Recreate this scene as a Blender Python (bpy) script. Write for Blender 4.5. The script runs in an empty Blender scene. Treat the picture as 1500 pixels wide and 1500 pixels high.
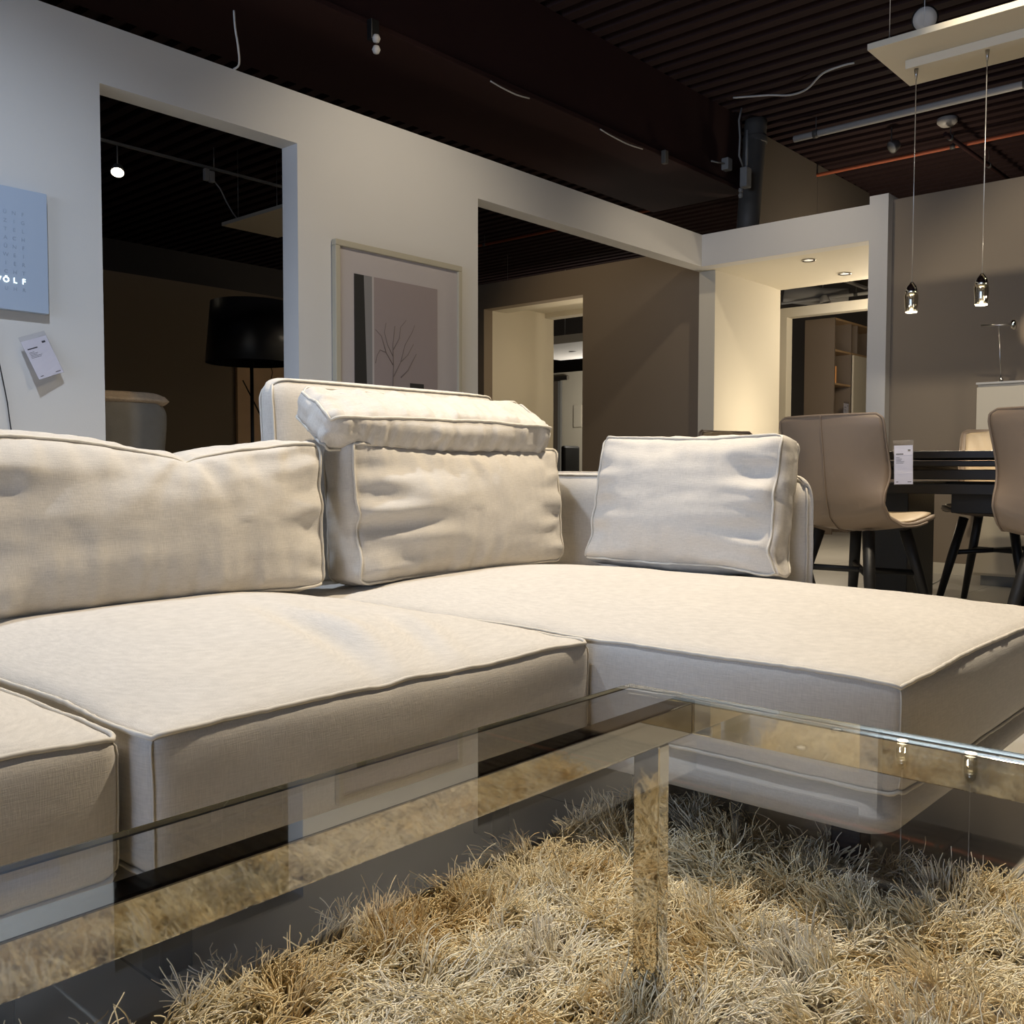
import bpy, bmesh, math, random
import numpy as np
from mathutils import Vector, Matrix, noise
C = bpy.context.scene.collection
S = bpy.context.scene
random.seed(4); rng = np.random.default_rng(7)
PI = math.pi

# ------------------------------------------------------------------ camera, world, light, exposure
FOC, YAW, PITCH, ROLL, CAMH = 1411.57, 0.724371, 0.0456314, 0.00159323, 0.68
cd = bpy.data.cameras.new('camera'); cam = bpy.data.objects.new('camera', cd); C.objects.link(cam)
cd.sensor_fit = 'HORIZONTAL'; cd.sensor_width = 36; cd.lens = FOC/1500*36; cd.clip_start = .02; cd.clip_end = 60
fw = Vector((math.cos(YAW)*math.cos(PITCH), math.sin(YAW)*math.cos(PITCH), -math.sin(PITCH)))
rt = Vector((math.sin(YAW), -math.cos(YAW), 0)); up = rt.cross(fw)
r2 = rt*math.cos(ROLL)+up*math.sin(ROLL); u2 = -rt*math.sin(ROLL)+up*math.cos(ROLL)
cam.matrix_world = Matrix(((r2.x, u2.x, -fw.x, 0), (r2.y, u2.y, -fw.y, 0), (r2.z, u2.z, -fw.z, CAMH), (0, 0, 0, 1)))
S.camera = cam
w = bpy.data.worlds.new('world'); S.world = w; w.use_nodes = True
w.node_tree.nodes['Background'].inputs[0].default_value = (.55, .62, .8, 1)
w.node_tree.nodes['Background'].inputs[1].default_value = .008
S.view_settings.view_transform = 'Standard'; S.view_settings.look = 'None'
S.view_settings.exposure = 0.16; S.view_settings.gamma = 1
S.view_settings.use_curve_mapping = False
S.cycles.max_bounces = 10; S.cycles.transparent_max_bounces = 12; S.cycles.glossy_bounces = 5
S.cycles.transmission_bounces = 8; S.cycles.diffuse_bounces = 4
S.cycles.caustics_reflective = False; S.cycles.caustics_refractive = False
S.cycles.sample_clamp_indirect = 4.0
S.cycles.use_denoising = True

WARM = (1, .85, .64); WARMER = (1, .72, .42); COOL = (.70, .80, 1.0); NEUT = (1, .93, .82)
def lamp_obj(name, kind, loc, target, power, col, size=.05, spot=None, blend=.6, sy=None):
    l = bpy.data.lights.new(name, kind); o = bpy.data.objects.new(name, l); C.objects.link(o)
    o.location = loc; l.energy = power; l.color = col
    if target is not None:
        o.rotation_euler = (Vector(target)-Vector(loc)).to_track_quat('-Z', 'Y').to_euler()
    if kind == 'AREA':
        l.size = size
        if sy: l.shape = 'RECTANGLE'; l.size_y = sy
    else: l.shadow_soft_size = size
    if kind == 'SPOT': l.spot_size = math.radians(spot); l.spot_blend = blend
    return o
# ceiling spots of the showroom, then added fills and bare point lights without lamps
lamp_obj('key_spot', 'SPOT', (2.55, 1.03, 3.25), (1.75, 1.25, .4), 455, WARM, .05, 100, .8)
lamp_obj('front_spot', 'SPOT', (.95, 1.0, 3.25), (.85, .6, 0), 25, WARM, .05, 60, .6)
lamp_obj('left_spot', 'SPOT', (.75, 2.05, 3.25), (1.0, 2.6, .8), 185, (.72, .83, 1), .05, 110, .8)
lamp_obj('picture_spot', 'SPOT', (3.1, 2.3, 3.25), (3.5, 3.8, 1.2), 75, (1, .86, .66), .05, 85, .9)
lamp_obj('room_spot', 'SPOT', (5.4, 2.6, 3.25), (6.2, 3.4, .6), 45, WARM, .05, 110, .9)
lamp_obj('dining_spot', 'SPOT', (5.4, -.6, 3.25), (6.2, .8, .8), 30, WARM, .05, 100, .9)
lamp_obj('passage_fill', 'POINT', (7.25, 5.22, 1.6), None, 9, WARM, .08)  # added fill, tucked out of view behind the doorway wall
lamp_obj('lobby_fill', 'POINT', (7.1, 3.1, 1.0), None, 22, WARM, .15)  # added low fill that brightens the lobby ceiling, no lamp body
lamp_obj('shelf_fill', 'POINT', (8.3, 3.0, 1.9), None, 40, WARM, .1)  # added warm fill beyond the lobby, not a lamp on the shelves
lamp_obj('far_room_light', 'POINT', (11.0, 8.0, 1.6), None, 45, NEUT, .15)  # bare point light, no lamp modelled
lamp_obj('middle_room_fill', 'SPOT', (5.2, 5.3, 3.3), (6.8, 4.7, .9), 42, (1, .78, .52), .05, 100, .9)  # unseen spot added to lighten and warm the taupe wall
lamp_obj('board_fill', 'SPOT', (3.0, .75, 3.36), (4.42, .9, 2.56), 240, (1, .88, .68), .04, 42, .6)  # extra spot added to brighten the hung board's near edge
# daylight through the shop window behind and to the left
lamp_obj('window_daylight', 'AREA', (-6.9, .6, 1.5), (0, .6, 1.2), 285, (.60, .73, 1.0), 5.6, sy=2.3)

# ------------------------------------------------------------------ materials
def nodes(name):
    m = bpy.data.materials.new(name); m.use_nodes = True
    return m, m.node_tree.nodes, m.node_tree.links, m.node_tree.nodes['Principled BSDF']
def mat(name, col, rough=.5, metal=0, spec=.5, var=0, vscale=8, bump=0, bscale=40, sheen=0, emit=None, estr=0, coat=0, mapping=None):
    m, N, L, b = nodes(name)
    b.inputs['Base Color'].default_value = (*col, 1); b.inputs['Roughness'].default_value = rough
    b.inputs['Metallic'].default_value = metal; b.inputs['Specular IOR Level'].default_value = spec
    if sheen: b.inputs['Sheen Weight'].default_value = sheen; b.inputs['Sheen Roughness'].default_value = .5
    if coat: b.inputs['Coat Weight'].default_value = coat
    if emit: b.inputs['Emission Color'].default_value = (*emit, 1); b.inputs['Emission Strength'].default_value = estr
    if var or bump:
        tc = N.new('ShaderNodeTexCoord'); mp = N.new('ShaderNodeMapping'); L.new(tc.outputs['Object'], mp.inputs[0])
        if mapping: mp.inputs['Scale'].default_value = mapping
    if var:
        n = N.new('ShaderNodeTexNoise'); n.inputs['Scale'].default_value = vscale; n.inputs['Detail'].default_value = 4
        L.new(mp.outputs[0], n.inputs[0])
        r = N.new('ShaderNodeMapRange'); r.inputs['To Min'].default_value = 1-var; r.inputs['To Max'].default_value = 1+var
        L.new(n.outputs[0], r.inputs[0])
        h = N.new('ShaderNodeHueSaturation'); h.inputs['Color'].default_value = (*col, 1); L.new(r.outputs[0], h.inputs['Value'])
        L.new(h.outputs[0], b.inputs['Base Color'])
    if bump:
        n2 = N.new('ShaderNodeTexNoise'); n2.inputs['Scale'].default_value = bscale; n2.inputs['Detail'].default_value = 3
        L.new(mp.outputs[0], n2.inputs[0])
        bp = N.new('ShaderNodeBump'); bp.inputs['Strength'].default_value = bump; bp.inputs['Distance'].default_value = .01
        L.new(n2.outputs[0], bp.inputs['Height']); L.new(bp.outputs[0], b.inputs['Normal'])
    return m
def fabric(name, col, streak=(220, 220, 1400)):
    """linen: fine crossing threads with slubs, in colour and in relief"""
    m, N, L, b = nodes(name)
    tc = N.new('ShaderNodeTexCoord')
    def tex(sc, detail=2):
        mp = N.new('ShaderNodeMapping'); mp.inputs['Scale'].default_value = sc; L.new(tc.outputs['Object'], mp.inputs[0])
        n = N.new('ShaderNodeTexNoise'); n.inputs['Scale'].default_value = 1; n.inputs['Detail'].default_value = detail
        L.new(mp.outputs[0], n.inputs[0]); return n.outputs[0]
    a = tex((45, 45, 700)); c = tex((700, 700, 60)); d = tex((3, 3, 3), 4)
    ad = N.new('ShaderNodeMath'); ad.operation = 'ADD'; L.new(a, ad.inputs[0]); L.new(c, ad.inputs[1])
    r = N.new('ShaderNodeMapRange'); r.inputs['From Min'].default_value = .6; r.inputs['From Max'].default_value = 1.4
    r.inputs['To Min'].default_value = .86; r.inputs['To Max'].default_value = 1.12; L.new(ad.outputs[0], r.inputs[0])
    r3 = N.new('ShaderNodeMapRange'); r3.inputs['To Min'].default_value = .94; r3.inputs['To Max'].default_value = 1.06; L.new(d, r3.inputs[0])
    mu = N.new('ShaderNodeMath'); mu.operation = 'MULTIPLY'; L.new(r.outputs[0], mu.inputs[0]); L.new(r3.outputs[0], mu.inputs[1])
    h = N.new('ShaderNodeHueSaturation'); h.inputs['Color'].default_value = (*col, 1); L.new(mu.outputs[0], h.inputs['Value'])
    L.new(h.outputs[0], b.inputs['Base Color'])
    b.inputs['Roughness'].default_value = .85; b.inputs['Specular IOR Level'].default_value = .25
    b.inputs['Sheen Weight'].default_value = .12; b.inputs['Sheen Roughness'].default_value = .4
    bp = N.new('ShaderNodeBump'); bp.inputs['Strength'].default_value = .22; bp.inputs['Distance'].default_value = .0015
    L.new(ad.outputs[0], bp.inputs['Height']); L.new(bp.outputs[0], b.inputs['Normal'])
    return m
M = {}
M['wall'] = mat('white_wall_paint', (.60, .585, .56), .75, var=.02, vscale=2, bump=.04, bscale=160)
M['taupe'] = mat('taupe_wall_paint', (.225, .18, .132), .8, var=.04, vscale=2, bump=.03, bscale=160)
M['cream'] = mat('cream_wall_paint', (.62, .57, .46), .75, var=.02, vscale=2)
M['dark'] = mat('dark_wall_paint', (.05, .04, .032), .9, var=.1, vscale=2)
M['ceiling'] = mat('dark_brown_ceiling_metal', (.027, .0145, .0145), .8, spec=.15, var=.15, vscale=3)
M['beam'] = mat('dark_brown_steel_paint', (.030, .013, .012), .8, spec=.15, var=.12, vscale=2)
M['board'] = mat('grey_beige_board', (.12, .098, .075), .8, var=.06, vscale=3)
M['linen'] = fabric('natural_linen', (.55, .515, .465))
M['cord'] = mat('linen_piping', (.58, .54, .47), .85, var=.06, vscale=90)
M['chrome'] = mat('polished_chrome', (.62, .60, .56), .035, 1)
M['brush'] = mat('brushed_steel', (.55, .53, .5), .28, 1)
M['black'] = mat('black_lacquer', (.006, .006, .006), .45, var=.1)
M['blackwood'] = mat('black_stained_wood', (.010, .009, .008), .5, var=.3, vscale=30, bump=.1, bscale=80)
M['leather'] = mat('taupe_leather_shell', (.235, .175, .125), .5, var=.04, vscale=6, bump=.06, bscale=350)
M['tan'] = mat('tan_leather_pad', (.50, .39, .25), .45, var=.05, vscale=6, bump=.06, bscale=350)
M['white'] = mat('white_paper', (.80, .78, .82), .6)
M['ink'] = mat('dark_grey_ink', (.06, .06, .07), .7)
M['clock'] = mat('pale_blue_metal_face', (.42, .50, .62), .35, metal=.1)
M['clockink'] = mat('unlit_letter_grey', (.30, .36, .46), .6)
M['lit'] = mat('lit_letters', (1, 1, 1), .5, emit=(.85, 1, .93), estr=2.2)
M['plate'] = mat('cream_white_board', (.66, .60, .48), .6, var=.02)
M['grey'] = mat('grey_plastic', (.22, .22, .21), .5)
M['lightgrey'] = mat('light_grey_plastic', (.50, .48, .45), .5)
M['blackshade'] = mat('black_satin_shade', (.008, .009, .014), .32, spec=.6)
M['orange'] = mat('orange_conduit_plastic', (.36, .085, .03), .7)
M['duct'] = mat('grey_zinc_duct', (.085, .08, .072), .6, metal=.2)
M['wire'] = mat('steel_wire', (.55, .53, .5), .35, metal=.7)
M['glow'] = mat('lamp_glow', (1, 1, 1), .5, emit=(1, .86, .62), estr=9)
M['glowsoft'] = mat('dim_lamp_glow', (1, 1, 1), .5, emit=(1, .9, .7), estr=.45)
M['picture_frame'] = mat('cream_picture_frame', (.42, .385, .30), .5)
M['mat_board'] = mat('pale_mauve_mat_board', (.42, .385, .385), .7)
M['print'] = mat('mauve_grey_print', (.27, .225, .225), .7, var=.05, vscale=2)
M['printgrey'] = mat('mid_grey_print', (.20, .195, .2), .7)
M['printline'] = mat('pale_print_line', (.40, .37, .37), .7)
M['printdark'] = mat('black_print', (.014, .014, .014), .6)
M['twig'] = mat('brown_grey_twig_print', (.14, .11, .10), .7)
M['oak'] = mat('warm_oak', (.42, .27, .14), .5, var=.12, vscale=8, mapping=(1, 1, 6))
M['cabinet'] = mat('taupe_cabinet_lacquer', (.17, .13, .095), .5)
M['highboard'] = mat('cream_lacquer', (.62, .55, .42), .4)
M['bookorange'] = mat('orange_book_cover', (.75, .35, .12), .6)
M['greyfab'] = mat('grey_wool_upholstery', (.30, .28, .25), .9, var=.1, vscale=20, bump=.2, bscale=200)
M['sheep'] = mat('pale_fleece', (.75, .58, .42), .95, var=.2, vscale=40, bump=.6, bscale=120)
M['brownpic'] = mat('brown_canvas_print', (.75, .52, .32), .8, var=.25, vscale=3)
M['rugback'] = mat('rug_backing', (.16, .125, .085), .95, var=.15, vscale=60)

def floor_mat():
    m, N, L, b = nodes('pale_floor_tiles')
    tc = N.new('ShaderNodeTexCoord'); mp = N.new('ShaderNodeMapping'); L.new(tc.outputs['Object'], mp.inputs[0])
    mp.inputs['Location'].default_value = (.28, .19, 0)
    br = N.new('ShaderNodeTexBrick'); L.new(mp.outputs[0], br.inputs[0]); br.offset = 0
    br.inputs['Scale'].default_value = 1; br.inputs['Brick Width'].default_value = .9; br.inputs['Row Height'].default_value = .6
    br.inputs['Mortar Size'].default_value = .0022; br.inputs['Mortar Smooth'].default_value = .1
    br.inputs['Color1'].default_value = (.47, .455, .42, 1); br.inputs['Color2'].default_value = (.45, .435, .40, 1)
    br.inputs['Mortar'].default_value = (.10, .10, .095, 1)
    n = N.new('ShaderNodeTexNoise'); n.inputs['Scale'].default_value = 3; n.inputs['Detail'].default_value = 5; L.new(tc.outputs['Object'], n.inputs[0])
    r = N.new('ShaderNodeMapRange'); r.inputs['To Min'].default_value = .93; r.inputs['To Max'].default_value = 1.06; L.new(n.outputs[0], r.inputs[0])
    h = N.new('ShaderNodeHueSaturation'); L.new(br.outputs[0], h.inputs['Color']); L.new(r.outputs[0], h.inputs['Value'])
    L.new(h.outputs[0], b.inputs['Base Color']); b.inputs['Roughness'].default_value = .28
    return m
M['floor'] = floor_mat()
def clear_glass(name, tint, k=1.0):
    """float glass: clear with a tint, mirror-like at grazing angles (Schlick)"""
    m = bpy.data.materials.new(name); m.use_nodes = True; N = m.node_tree.nodes; L = m.node_tree.links; N.clear()
    out = N.new('ShaderNodeOutputMaterial'); mx = N.new('ShaderNodeMixShader'); tr = N.new('ShaderNodeBsdfTransparent'); gl = N.new('ShaderNodeBsdfGlossy')
    tr.inputs[0].default_value = (*tint, 1); gl.inputs['Roughness'].default_value = 0; gl.inputs[0].default_value = (1, 1, 1, 1)
    lw = N.new('ShaderNodeLayerWeight'); lw.inputs[0].default_value = .5
    p = N.new('ShaderNodeMath'); p.operation = 'POWER'; p.inputs[1].default_value = 5; L.new(lw.outputs['Facing'], p.inputs[0])
    q = N.new('ShaderNodeMath'); q.operation = 'MULTIPLY_ADD'; q.inputs[1].default_value = .95*k; q.inputs[2].default_value = .05*k
    L.new(p.outputs[0], q.inputs[0]); L.new(q.outputs[0], mx.inputs[0]); L.new(tr.outputs[0], mx.inputs[1]); L.new(gl.outputs[0], mx.inputs[2])
    L.new(mx.outputs[0], out.inputs[0]); return m
M['glass'] = clear_glass('clear_float_glass', (.985, .99, .98), .8)
M['glass_edge'] = mat('polished_glass_edge', (.60, .60, .50), .12, spec=1.0, metal=.7)
M['lampglass'] = clear_glass('thin_lamp_glass', (.80, .78, .72), 2.2)
M['film'] = clear_glass('clear_plastic_film', (.97, .97, .99), 1.0)

# ------------------------------------------------------------------ mesh helpers
def link(name, me, m, parent=None, smooth=False):
    o = bpy.data.objects.new(name, me); C.objects.link(o)
    for x in (m if isinstance(m, (list, tuple)) else [m]): me.materials.append(x)
    if smooth:
        me.polygons.foreach_set('use_smooth', [True]*len(me.polygons))
    if parent is not None:
        o.parent = parent
    return o
def tag(o, label=None, cat=None, group=None, kind=None):
    if label: o['label'] = label
    if cat: o['category'] = cat
    if group: o['group'] = group
    if kind: o['kind'] = kind
    return o
def empty(name, loc, label, cat, group=None, rz=0):
    o = bpy.data.objects.new(name, None); C.objects.link(o); o.location = loc; o.rotation_euler = (0, 0, rz)
    o.empty_display_size = .1
    return tag(o, label, cat, group)
class MB:
    """collects shapes, builds them as one mesh"""
    def __init__(s): s.bm = bmesh.new(); s.mi = 0
    def _fin(s, vs, before):
        for f in s.bm.faces:
            if f not in before: f.material_index = s.mi
    def box(s, x0, x1, y0, y1, z0, z1, bev=0, seg=2, mi=0, M4=None):
        r = bmesh.ops.create_cube(s.bm, size=1, matrix=Matrix.Translation(((x0+x1)/2, (y0+y1)/2, (z0+z1)/2)) @ Matrix.Diagonal((abs(x1-x0), abs(y1-y0), abs(z1-z0), 1)))
        vs = r['verts']
        fs = {f for v in vs for f in v.link_faces}
        for f in fs: f.material_index = mi
        if bev:
            es = list({e for v in vs for e in v.link_edges})
            rr = bmesh.ops.bevel(s.bm, geom=es, offset=bev, segments=seg, affect='EDGES', profile=.5)
            vs = list({v for f in rr['faces'] for v in f.verts} | {v for v in vs if v.is_valid})
            for f in rr['faces']: f.material_index = mi
        if M4 is not None: bmesh.ops.transform(s.bm, matrix=M4, verts=[v for v in vs if v.is_valid])
        return s
    def tube(s, pts, r, n=8, closed=False, mi=0):
        pts = [Vector(p) for p in pts]; k = len(pts)
        rad = r if isinstance(r, (list, tuple)) else [r]*k
        rings = []; prev = None
        for i, p in enumerate(pts):
            a = pts[(i-1) % k] if closed or i > 0 else p
            b = pts[(i+1) % k] if closed or i < k-1 else p
            t = (b-a).normalized() if (b-a).length > 1e-9 else Vector((0, 0, 1))
            if prev is None:
                ref = Vector((0, 0, 1)) if abs(t.z) < .9 else Vector((1, 0, 0))
                nrm = t.cross(ref).normalized()
            else:
                nrm = (prev-t*prev.dot(t)).normalized()
            prev = nrm; bn = t.cross(nrm)
            rings.append([s.bm.verts.new(p+(nrm*math.cos(2*PI*j/n)+bn*math.sin(2*PI*j/n))*rad[i]) for j in range(n)])
        for i in range(k if closed else k-1):
            A, B = rings[i], rings[(i+1) % k]
            for j in range(n):
                f = s.bm.faces.new((A[j], A[(j+1) % n], B[(j+1) % n], B[j])); f.material_index = mi; f.smooth = True
        if not closed:
            for R_, fl in ((rings[0], True), (rings[-1], False)):
                f = s.bm.faces.new(R_[::-1] if fl else R_); f.material_index = mi
        return s
    def lathe(s, prof, c=(0, 0, 0), n=32, mi=0, cap=True, ax='z'):
        c = Vector(c); rings = []
        for r, z in prof:
            rings.append([s.bm.verts.new(c+Vector((r*math.cos(2*PI*j/n), r*math.sin(2*PI*j/n), z))) for j in range(n)])
        for i in range(len(rings)-1):
            for j in range(n):
                f = s.bm.faces.new((rings[i][j], rings[i][(j+1) % n], rings[i+1][(j+1) % n], rings[i+1][j])); f.material_index = mi; f.smooth = True
        if cap:
            f = s.bm.faces.new(rings[0][::-1]); f.material_index = mi
            f = s.bm.faces.new(rings[-1]); f.material_index = mi
        return s
    def quad(s, pts, mi=0):
        f = s.bm.faces.new([s.bm.verts.new(p) for p in pts]); f.material_index = mi; return s
    def build(s, name, m, parent=None, smooth=None):
        bmesh.ops.recalc_face_normals(s.bm, faces=s.bm.faces[:])
        me = bpy.data.meshes.new(name); s.bm.to_mesh(me); s.bm.free()
        o = link(name, me, m, parent)
        if smooth: me.polygons.foreach_set('use_smooth', [True]*len(me.polygons)); me.update()
        return o
def cyl(name, a, b, r, m, parent=None, n=16):
    return MB().tube([a, b], r, n).build(name, m, parent)
def struct(o): o['kind'] = 'structure'; return o
def sm(x): x = np.clip(x, 0, 1); return x*x*(3-2*x)
def vnoise(P, f, seed=0):
    return np.array([noise.noise(Vector((p[0]*f+seed*7.13, p[1]*f-seed*3.7, p[2]*f+seed*1.9))) for p in P])

# ------------------------------------------------------------------ upholstery: soft box with piped edges
class Soft:
    def __init__(s, size, bulge, k=2.6, corner=.012, wr=.004, wf=14, wl=.22, edge=None, fold=.003, seed=1, side=None, n=.012):
        s.size = np.array(size, float); s.b = bulge; s.k = k; s.corner = corner; s.wr = wr; s.wf = wf; s.wl = wl
        s.edge = edge; s.fold = fold; s.seed = seed; s.side = side; s.n = n
    def pos(s, p):
        """p: (N,3) in [-1,1]; returns positions"""
        p = np.asarray(p, float); q = p.copy(); k = s.k; a = np.abs(p)
        h = s.size/2; q = p*h
        F = lambda i, j: (1-a[:, i]**k)*(1-a[:, j]**k)
        q[:, 0] += p[:, 0]*s.b[0]*F(1, 2); q[:, 1] += p[:, 1]*s.b[1]*F(0, 2); q[:, 2] += p[:, 2]*s.b[2]*F(0, 1)
        # round plan corners
        for i, j in ((0, 2), (0, 1), (1, 2)):
            c = np.clip((h[i]*(a[:, i]-1)+s.corner*2.2)/(s.corner*2.2), 0, 1)*np.clip((h[j]*(a[:, j]-1)+s.corner*2.2)/(s.corner*2.2), 0, 1)
            pull = s.corner*.42*c*c
            q[:, i] -= np.sign(p[:, i])*pull; q[:, j] -= np.sign(p[:, j])*pull
        # puckers that run in from the seams
        if s.wr:
            P = p*h
            for ax in range(3):
                o1, o2 = [i for i in range(3) if i != ax]
                onf = sm((a[:, ax]-.93)/.07)
                if s.b[ax] == 0 and not s.side: amp = .4
                else: amp = 1
                for u, v in ((o1, o2), (o2, o1)):
                    dist = (1-a[:, v])*h[v]
                    env = np.exp(-dist/(s.wl*min(h[v], .25)))*(1-np.exp(-dist/.010))
                    ph = np.zeros_like(P); ph[:, 0] = P[:, u]*s.wf; ph[:, 1] = np.sign(p[:, v])*5+ax*3+np.sign(p[:, ax])*9+dist*5; ph[:, 2] = s.seed
                    nz = vnoise(ph, 1, s.seed)+.5*vnoise(ph*2.3, 1, s.seed+3)
                    q[:, ax] += np.sign(p[:, ax])*onf*env*nz*s.wr*amp
        if s.fold:
            for ax in range(3):
                q[:, ax] += vnoise(p*h*np.array((1, 1, 2)), 5, s.seed+ax*5)*s.fold+vnoise(p*h*np.array((1, 1, 2.5)), 14, s.seed+ax*5+2)*s.fold*.35
        if s.edge: q = q+s.edge(p, q)
        return q
    def mesh(s, name, m, parent=None):
        cnt = [max(6, int(d/s.n)) for d in s.size]
        lin = [np.linspace(-1, 1, c+1) for c in cnt]
        V = []; Fq = []; off = 0
        for ax in range(3):
            o1, o2 = [i for i in range(3) if i != ax]
            A, B = np.meshgrid(lin[o1], lin[o2], indexing='ij')
            for sg in (-1, 1):
                P = np.zeros((A.size, 3)); P[:, o1] = A.ravel(); P[:, o2] = B.ravel(); P[:, ax] = sg
                V.append(P); n1, n2 = A.shape
                idx = np.arange(n1*n2).reshape(n1, n2)+off
                q = np.stack([idx[:-1, :-1], idx[1:, :-1], idx[1:, 1:], idx[:-1, 1:]], -1).reshape(-1, 4)
                flip = (sg < 0) ^ (ax == 1)
                Fq.append(q[:, ::-1] if flip else q); off += n1*n2
        V = np.concatenate(V); Fq = np.concatenate(Fq)
        key = np.round(V, 6); uq, inv = np.unique(key, axis=0, return_inverse=True); inv = inv.ravel()
        Fq = inv[Fq]; co = s.pos(uq)
        me = bpy.data.meshes.new(name); me.from_pydata(co.tolist(), [], Fq.tolist())
        o = link(name, me, m, parent, smooth=True); me.update(); return o
    def piping(s, name, loops, m, parent, r=.0036, out=.002):
        mb = MB()
        for ax, val in loops:
            o1, o2 = [i for i in range(3) if i != ax]
            pts = []; N1 = max(8, int(s.size[o1]/.010)); N2 = max(8, int(s.size[o2]/.010))
            for t in np.linspace(-1, 1, N1, endpoint=False): pts.append((t, -1))
            for t in np.linspace(-1, 1, N2, endpoint=False): pts.append((1, t))
            for t in np.linspace(1, -1, N1, endpoint=False): pts.append((t, 1))
            for t in np.linspace(1, -1, N2, endpoint=False): pts.append((-1, t))
            P = np.zeros((len(pts), 3)); P[:, o1] = [x[0] for x in pts]; P[:, o2] = [x[1] for x in pts]; P[:, ax] = val
            q = s.pos(P)
            sg = np.where(np.abs(P) > .999, np.sign(P), 0); q = q+sg*out
            w_ = np.zeros_like(q); ph = q*60
            w_[:, 2] = vnoise(ph, 1, 3)*.0012; w_[:, 0] = vnoise(ph, 1, 8)*.001; w_[:, 1] = vnoise(ph, 1, 6)*.001
            mb.tube((q+w_).tolist(), r, 6, closed=True)
        return mb.build(name, m, parent)

# ------------------------------------------------------------------ the setting
def boxes(name, m, lst, parent=None, bev=0):
    mb = MB()
    for b in lst: mb.box(*b, bev=bev)
    return mb.build(name, m, parent)
YW, YB, WH, OH = 3.8, 3.92, 2.437, 2.20
struct(boxes('floor', M['floor'], [(-7, 13, -6, 11.5, -.1, 0)]))
# corrugated deck ceiling, ridges run along Y
mb = MB(); x = -7.0; zc = 3.43
prof = []
while x < 13:
    prof += [(x, zc), (x+.075, zc), (x+.09, zc+.045), (x+.135, zc+.045)]; x += .15
a = [mb.bm.verts.new((px, -6, pz)) for px, pz in prof]; b = [mb.bm.verts.new((px, 11.5, pz)) for px, pz in prof]
for i in range(len(prof)-1): mb.bm.faces.new((a[i], b[i], b[i+1], a[i+1]))
struct(mb.build('ceiling', M['ceiling']))
struct(boxes('wall_main', M['wall'], [(-7, 1.827, YW, YB, 0, WH), (1.827, 2.77, YW, YB, OH, WH), (2.77, 4.0, YW, YB, 0, WH), (4.0, 6.45, YW, YB, OH, WH)]))
struct(boxes('wall_lobby', M['cream'], [(6.62, 7.62, YW-.02, YB, 0, OH), (7.62, 7.74, YW-.01, YB+.1, 0, OH)]))
struct(boxes('trim_1', M['wall'], [(6.45, 6.57, 2.53, YB, OH, WH)]))
struct(boxes('trim_2', M['cream'], [(6.57, 7.74, 2.41, YB, OH, OH+.04)]))
struct(boxes('wall_column', M['wall'], [(6.45, 6.65, 2.405, 2.53, 0, 2.49)]))
struct(boxes('wall_right', M['taupe'], [(6.53, 6.65, -6, 2.405, 0, 2.462)]))
struct(boxes('wall_middle', M['taupe'], [(6.80, 6.92, YB, 5.19, 0, WH), (6.80, 6.92, 5.19, 6.38, OH, WH), (6.80, 6.92, 6.38, 11.4, 0, WH)]))
struct(boxes('wall_passage', M['cream'], [(6.92, 7.86, 6.38, 6.5, 0, 2.33), (6.92, 7.12, 5.10, 6.38, OH, 2.33), (7.72, 7.86, 5.10, 6.38, 2.22, 2.33), (7.12, 7.72, 5.10, 6.38, 2.27, 2.33), (6.92, 7.86, 5.0, 5.10, 0, 2.33)]))
struct(boxes('wall_far', M['cream'], [(8.8, 8.92, 4.24, 5.0, 0, 2.23), (8.8, 8.92, 2.3, 4.24, 2.14, 2.23)]))
struct(boxes('wall_dark_room', M['taupe'], [(0, 6.3, 8.46, 8.58, 0, WH)]))
struct(boxes('wall_rear', M['dark'], [(-7, 13, 11.4, 11.5, 0, 3.43)]))
struct(boxes('wall_end', M['dark'], [(12.9, 13, -6, 11.4, 0, 3.43)]))
struct(boxes('wall_front', M['taupe'], [(-7, 13, -6.1, -6, 0, 3.43)]))
struct(boxes('wall_left', M['wall'], [(-7.1, -7, -6, -2.3, 0, 3.43), (-7.1, -7, 3.5, 11.4, 0, 3.43), (-7.1, -7, -2.3, 3.5, 0, .3), (-7.1, -7, -2.3, 3.5, 2.7, 3.43)]))
wf = empty('window_1', (-7.05, .6, .3), None, None); wf['kind'] = 'structure'
MB().box(-.03, .03, -2.9, 2.9, 0, .06).box(-.03, .03, -2.9, 2.9, 2.34, 2.4).box(-.03, .03, -2.9, -2.84, .06, 2.34).box(-.03, .03, 2.84, 2.9, .06, 2.34).box(-.03, .03, -.03, .03, .06, 2.34).build('window_frame', M['grey'], wf)
struct(boxes('baseboard_right', M['cream'], [(6.518, 6.53, -6, 2.405, 0, .07)]))

# deep steel beam along the main wall
bm_ = empty('steel_beam', (-.2, 4.15, 2.86), 'deep dark brown steel beam running under the ceiling above the white display wall', 'beam')
boxes('web', M['beam'], [(-6.7, 7.15, -.40, .42, .02, .57)], bm_)
MB().box(-6.75, 7.2, -.42, .45, -.012, .02, bev=.004).build('flange', M['beam'], bm_)
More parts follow.
